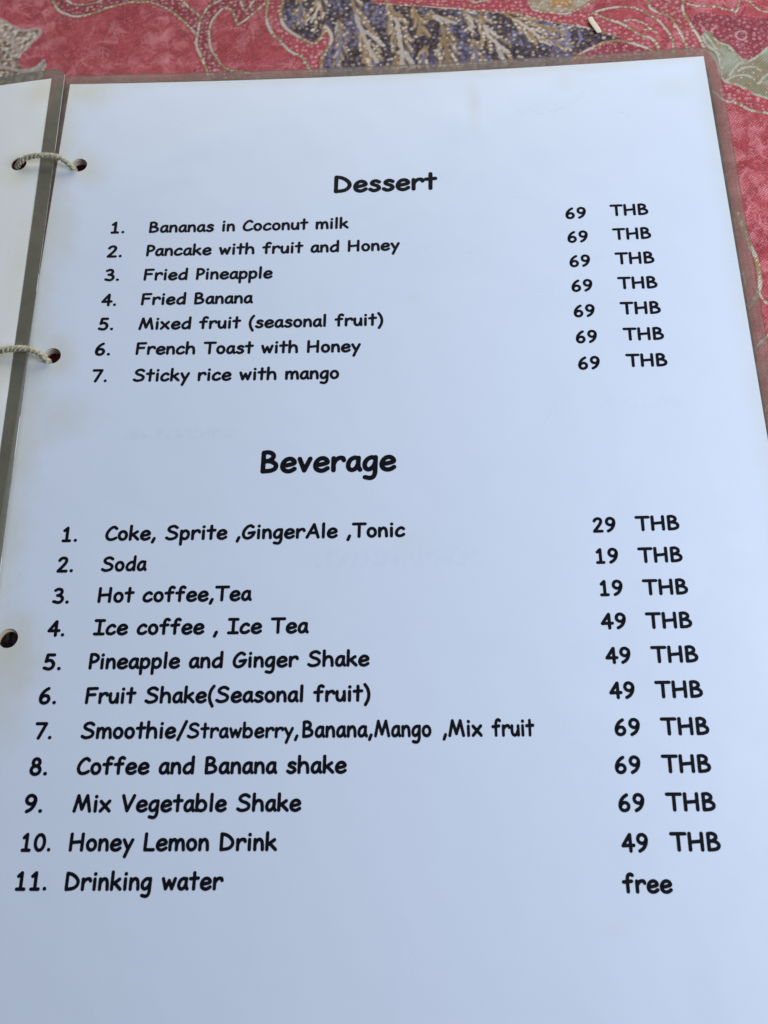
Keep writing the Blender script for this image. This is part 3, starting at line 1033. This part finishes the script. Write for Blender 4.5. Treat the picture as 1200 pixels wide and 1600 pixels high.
def letter_mesh(V, F, text, x0, y0, x1, y1, em=None, layer=[0]):
    """lay flat pen strokes of a line of lettering from (x0, y0) to (x1, y1), all in mm on the sheet"""
    lo, hi = ink_width(text)
    sx = (x1 - x0) / (hi - lo)
    sy = em / 100.0 if em else min(max(sx, 0.0560), 0.0585)
    slope = (y1 - y0) / (x1 - x0)

    def put(u, v, k):
        X = x0 + (u - lo) * sx
        Y = y0 + (X - x0) * slope + v * sy
        X, Y = X * MM, Y * MM
        V.append((X, Y, ztop(X, Y) + 0.00005 + k * 2.5e-6))
        return len(V) - 1
    x = 0.0
    k = 0
    for c in text:
        for s in GL.get(c, []):
            k = (k + 1) % 8
            if s[0] == 'd':
                n = 14
                F.append([put(x + s[1][0] + 8.2 * math.cos(2 * math.pi * i / n), s[1][1] + 8.2 * math.sin(2 * math.pi * i / n), k) for i in range(n)])
                continue
            if s[0] == 'l':
                runs = [[np.array(a, float), np.array(b, float)] for a, b in zip(s[1][:-1], s[1][1:])]
                # slight swell of the straight strokes
                paths = [[a + (b - a) * t for t in (0, .5, 1)] for a, b in runs]
                closed = False
            else:
                closed = s[0] == 'c'
                paths = [catmull(s[1], 5, closed)]
            for P in paths:
                k = (k + 1) % 8
                P = [np.array((q[0] + x, q[1])) for q in P]
                if closed:
                    P.append(P[0])
                m = len(P)
                Lr, Rr = [], []
                for i in range(m):
                    if closed:
                        d = P[1] - P[-2] if i in (0, m - 1) else P[i + 1] - P[i - 1]
                    else:
                        d = P[min(i + 1, m - 1)] - P[max(i - 1, 0)]
                    d = d / (np.linalg.norm(d) + 1e-9)
                    nn = np.array((-d[1], d[0])) * PEN
                    Lr.append(P[i] + nn)
                    Rr.append(P[i] - nn)
                li = [put(*q, k) for q in Lr]
                ri = [put(*q, k) for q in Rr]
                for i in range(m - 1):
                    F.append([ri[i], ri[i + 1], li[i + 1], li[i]])
                if not closed:
                    for (c0, sg, A, B) in ((P[0], -1, ri[0], li[0]), (P[-1], 1, ri[-1], li[-1])):
                        d = (P[1] - P[0]) if sg < 0 else (P[-1] - P[-2])
                        d = d / (np.linalg.norm(d) + 1e-9)
                        a0 = math.atan2(d[1], d[0])
                        if sg > 0:
                            arc = [put(c0[0] + PEN * math.cos(a0 + t), c0[1] + PEN * math.sin(a0 + t), k) for t in np.linspace(-math.pi / 2, math.pi / 2, 8)[1:-1]]
                            F.append([A] + arc + [B])
                        else:
                            arc = [put(c0[0] + PEN * math.cos(a0 + t), c0[1] + PEN * math.sin(a0 + t), k) for t in np.linspace(math.pi / 2, 3 * math.pi / 2, 8)[1:-1]]
                            F.append([B] + arc + [A])
        x += ADV[c]


def lettering(name, segs, label):
    V, F = [], []
    for s in segs:
        letter_mesh(V, F, *s)
    o = mesh_obj(name, V, F, INK, top_page)
    o['label'] = label
    return o


DESSERT = [('1.', 20.30, -61.39, 24.64), ('2.', 20.08, -70.37, 24.77), ('3.', 20.25, -79.05, 24.78), ('4.', 20.26, -87.98, 24.85),
           ('5.', 20.26, -96.49, 24.88), ('6.', 20.28, -105.13, 24.86), ('7.', 20.36, -114.01, 24.88)]
DESSERT_T = [('Bananas in Coconut milk', 32.38, -61.42, 94.91, -61.74), ('Pancake with fruit and Honey', 32.30, -70.16, 110.68, -70.48),
             ('Fried Pineapple', 32.35, -79.06, 71.97, -79.29), ('Fried Banana', 32.41, -87.87, 66.46, -88.02),
             ('Mixed fruit (seasonal fruit)', 32.47, -96.49, 105.60, -96.94), ('French Toast with Honey', 32.45, -105.02, 99.06, -105.71),
             ('Sticky rice with mango', 32.48, -113.99, 92.84, -114.42)]
D69 = [(161.35, -61.60, 167.62), (161.34, -70.35, 167.49), (161.31, -79.10, 167.47), (161.27, -87.80, 167.44), (161.26, -96.52, 167.39),
       (161.23, -105.25, 167.32), (161.23, -113.90, 167.39)]
DTHB = [(174.83, -61.28, 186.18, -61.50), (174.81, -70.08, 186.12, -70.25), (174.74, -78.86, 186.17, -79.08), (174.74, -87.52, 186.13, -87.80),
        (174.67, -96.23, 186.15, -96.48), (174.70, -104.95, 186.11, -105.20), (174.68, -113.60, 186.13, -113.84)]
lettering('heading', [('Dessert', 89.97, -48.0, 122.66, -48.11, 9.0)], 'bold black heading reading Dessert')
for n, t, a, b in zip(DESSERT, DESSERT_T, D69, DTHB):
    lettering('menu_line', [(n[0], n[1], n[2], n[3], n[2]), t], 'dessert line reading ' + n[0] + ' ' + t[0])
    lettering('price', [('69', a[0], a[1], a[2], a[1]), ('THB', *b)], 'price 69 THB on the line ' + t[0])

BEV = [('1.', 17.90, -163.20, 22.12), ('2.', 17.62, -171.84, 22.06), ('3.', 17.55, -180.54, 22.01), ('4.', 17.36, -189.39, 21.93),
       ('5.', 17.38, -198.27, 22.15), ('6.', 17.51, -206.98, 22.02), ('7.', 17.56, -215.68, 22.02), ('8.', 17.56, -224.46, 22.05),
       ('9.', 17.49, -233.27, 22.03), ('10.', 18.03, -242.13, 25.24), ('11.', 17.90, -250.80, 25.42)]
BEV_T = [[('Coke, Sprite ,GingerAle ,Tonic', 29.76, -162.95, 111.55, -163.10)], [('Soda', 29.63, -171.76, 42.08, -171.62)],
         [('Hot coffee,Tea', 29.68, -180.36, 70.90, -180.22)], [('Ice coffee , Ice Tea', 29.50, -189.11, 86.26, -189.10)],
         [('Pineapple and Ginger Shake', 29.36, -198.07, 102.10, -197.86)], [('Fruit Shake(Seasonal fruit)', 29.48, -206.91, 102.37, -206.77)],
         [('Smoothie/', 29.38, -215.62, 56.40, -215.62), ('Strawberry,', 56.28, -215.62, 84.44, -215.62, 5.15), ('Banana,', 85.33, -215.63, 102.97, -215.59),
          ('Mango', 103.30, -215.59, 117.56, -215.62), (',Mix', 120.25, -215.64, 130.17, -215.64), ('fruit', 132.36, -215.65, 142.92, -215.67)],
         [('Coffee and Banana shake', 29.40, -224.29, 96.64, -224.22)], [('Mix Vegetable Shake', 29.53, -233.17, 85.70, -233.05)],
         [('Honey Lemon Drink', 29.70, -242.07, 80.18, -241.99)], [('Drinking water', 29.79, -250.84, 67.78, -250.67)]]
BN = [('29', 161.31, -163.03, 167.38), ('19', 161.40, -171.70, 167.26), ('19', 161.72, -180.45, 167.62), ('49', 161.23, -189.20, 167.64),
      ('49', 161.62, -198.06, 167.94), ('49', 161.81, -206.80, 168.10), ('69', 162.31, -215.78, 168.51), ('69', 161.57, -224.70, 167.74),
      ('69', 161.62, -233.41, 167.82), ('49', 161.50, -242.39, 167.73), ('free', 160.86, -251.18, 172.26)]
BT = [(172.46, -162.93, 183.84), (172.31, -171.74, 183.63), (172.62, -180.45, 184.02), (172.50, -189.27, 184.00), (172.93, -198.00, 184.46),
      (173.01, -206.76, 184.50), (173.41, -215.72, 184.92), (172.70, -224.56, 184.22), (172.71, -233.30, 184.18), (172.73, -242.17, 184.20)]
BL = ['four soft drinks', 'Soda', 'Hot coffee,Tea', 'Ice coffee , Ice Tea', 'Pineapple and Ginger Shake', 'Fruit Shake(Seasonal fruit)', 'Smoothie flavours',
      'Coffee and Banana shake', 'Mix Vegetable Shake', 'Honey Lemon Drink', 'Drinking water']
lettering('heading', [('Beverage', 71.35, -143.62, 109.23, -143.71, 9.05)], 'bold black heading reading Beverage')
for i, (n, t) in enumerate(zip(BEV, BEV_T)):
    lettering('menu_line', [(n[0], n[1], n[2], n[3], n[2])] + t, 'beverage line ' + n[0] + ' ' + BL[i])
    q = BN[i]
    segs = [(q[0], q[1], q[2], q[3], q[2])]
    if i < 10:
        b = BT[i]
        segs.append(('THB', b[0], b[1], b[2], b[1]))
    lettering('price', segs, 'price ' + q[0] + (' THB' if i < 10 else '') + ' on the line ' + BL[i])


# ------------------------------------------------------------------ the binding cords
def cord(path, r=0.00078, seed=1, fuzz=0, plies=3, pitch=0.0042):
    rr = random.Random(seed)
    P = np.array(catmull([np.array(q) for q in path], 16))
    seg = np.linalg.norm(P[1:] - P[:-1], axis=1)
    L = np.concatenate([[0], np.cumsum(seg)])
    n = int(L[-1] / 0.00022)
    s = np.linspace(0, L[-1], n)
    Q = np.stack([np.interp(s, L, P[:, k]) for k in range(3)], 1)
    T = np.gradient(Q, axis=0)
    T /= np.linalg.norm(T, axis=1)[:, None]
    up = np.array((0, 0, 1.0))
    A = np.cross(T, up)
    bad = np.linalg.norm(A, axis=1) < 1e-3
    A[bad] = (0, 1, 0)
    A /= np.linalg.norm(A, axis=1)[:, None]
    B = np.cross(A, T)
    V, F = [], []
    m = 9
    pr = r * 0.60
    for p in range(plies):
        ph = 2 * math.pi * p / plies
        th = 2 * math.pi * s / pitch + ph + 0.3 * np.sin(s * 900 + p)
        Cc = Q + (A * np.cos(th)[:, None] + B * np.sin(th)[:, None]) * (r * 0.46)
        base = len(V)
        for i in range(n):
            lr = pr * (1 + .10 * math.sin(s[i] * 5200 + p * 2) + .06 * rr.uniform(-1, 1))
            for k in range(m):
                a = 2 * math.pi * k / m
                V.append(Cc[i] + (A[i] * math.cos(a) + B[i] * math.sin(a)) * lr)
        for i in range(n - 1):
            for k in range(m):
                F.append((base + i * m + k, base + i * m + (k + 1) % m, base + (i + 1) * m + (k + 1) % m, base + (i + 1) * m + k))
        F.append(tuple(base + k for k in reversed(range(m))))
        F.append(tuple(base + (n - 1) * m + k for k in range(m)))
    for _ in range(fuzz):                                   # loose fibres
        i = rr.randrange(n // 8, n * 7 // 8)
        a = rr.uniform(0, 6.28)
        d = A[i] * math.cos(a) + B[i] * abs(math.sin(a)) + T[i] * rr.uniform(-.9, .9)
        d /= np.linalg.norm(d)
        p0 = Q[i] + d * r * .7
        ln = rr.uniform(.0005, .0017)
        sd = np.cross(d, T[i]) * rr.uniform(-.5, .5)
        pts = [p0, p0 + d * ln * .5 + sd * ln * .2, p0 + d * ln + sd * ln * .7]
        base = len(V)
        for j, q in enumerate(pts):
            w = .000045 * (1 - .35 * j)
            for k in range(3):
                V.append(q + (T[i] * math.cos(2.09 * k) + np.cross(d, T[i]) * math.sin(2.09 * k)) * w)
        for j in range(2):
            for k in range(3):
                F.append((base + j * 3 + k, base + j * 3 + (k + 1) % 3, base + (j + 1) * 3 + (k + 1) % 3, base + (j + 1) * 3 + k))
    o = mesh_obj('binding_cord', V, F, CORD, menu, smooth=True)
    return o


def w(px, py, zmm):
    return tuple(at(px, py, zmm * MM + ZP - 0.002))


cord([w(27, 268, -0.0 + 0.3), w(26.5, 262, 2.6), w(31, 254, 4.6), w(40, 247.5, 5.9), (w(54, 243.5, 6.6)), w(70, 242.8, 6.8), w(85, 244.2, 6.5), w(97, 248.5, 5.9),
      w(108, 256, 4.8), w(115, 263, 3.2), w(117, 268, 1.2), w(116, 270, 0.3)], r=0.00088, seed=3, fuzz=26)
cord([w(-24, 566, 0.6), w(-22, 560, 3.2), w(-12, 553, 5.0), w(2, 547.5, 5.9), w(20, 545, 6.4), w(36, 544.6, 6.5), w(50, 547, 6.0), w(62, 552.5, 5.2), w(70, 559, 4.1),
      w(75, 564.5, 2.6), w(76, 568, 1.0), w(75, 570, 0.3)], r=0.00098, seed=8, fuzz=90)


# ------------------------------------------------------------------ grain on the cloth
def grain():
    pts = [at(921.5, 27, -0.0003), at(924.5, 33, -0.0003), at(929.5, 40, -0.0003), at(934, 46.5, -0.0003), at(936.5, 51, -0.0003)]
    rad = [.00085, .00104, .00108, .00104, .00082]
    P = catmull([np.array(q) for q in pts], 5)
    R = np.interp(np.linspace(0, 4, len(P)), range(5), rad)
    V, F = [], []
    m = 10
    for i, q in enumerate(P):
        t = P[min(i + 1, len(P) - 1)] - P[max(i - 1, 0)]
        t = t / np.linalg.norm(t)
        a = np.cross(t, (0, 0, 1.0))
        a /= np.linalg.norm(a)
        for k in range(m):
            an = 2 * math.pi * k / m
            V.append(q + a * math.cos(an) * R[i] + np.array((0, 0, 1)) * math.sin(an) * R[i] * .2)
    n = len(P)
    for i in range(n - 1):
        for k in range(m):
            F.append((i * m + k, i * m + (k + 1) % m, (i + 1) * m + (k + 1) % m, (i + 1) * m + k))
    F.append(tuple(reversed(range(m))))
    F.append(tuple((n - 1) * m + k for k in range(m)))
    k = NT('pale_grain')
    tc = k.n('ShaderNodeTexCoord')
    k.link(k.mix(k.noise(tc.outputs['Object'], 900.0), (0.66, 0.55, 0.36, 1), (0.80, 0.71, 0.52, 1)), k.b.inputs['Base Color'])
    k.b.inputs['Roughness'].default_value = 0.55
    o = mesh_obj('rice_grain', V, F, k.m, None, True)
    tag(o, 'tiny cream rice grain lying on the cloth at the tip of the navy leaf', 'grain')


grain()
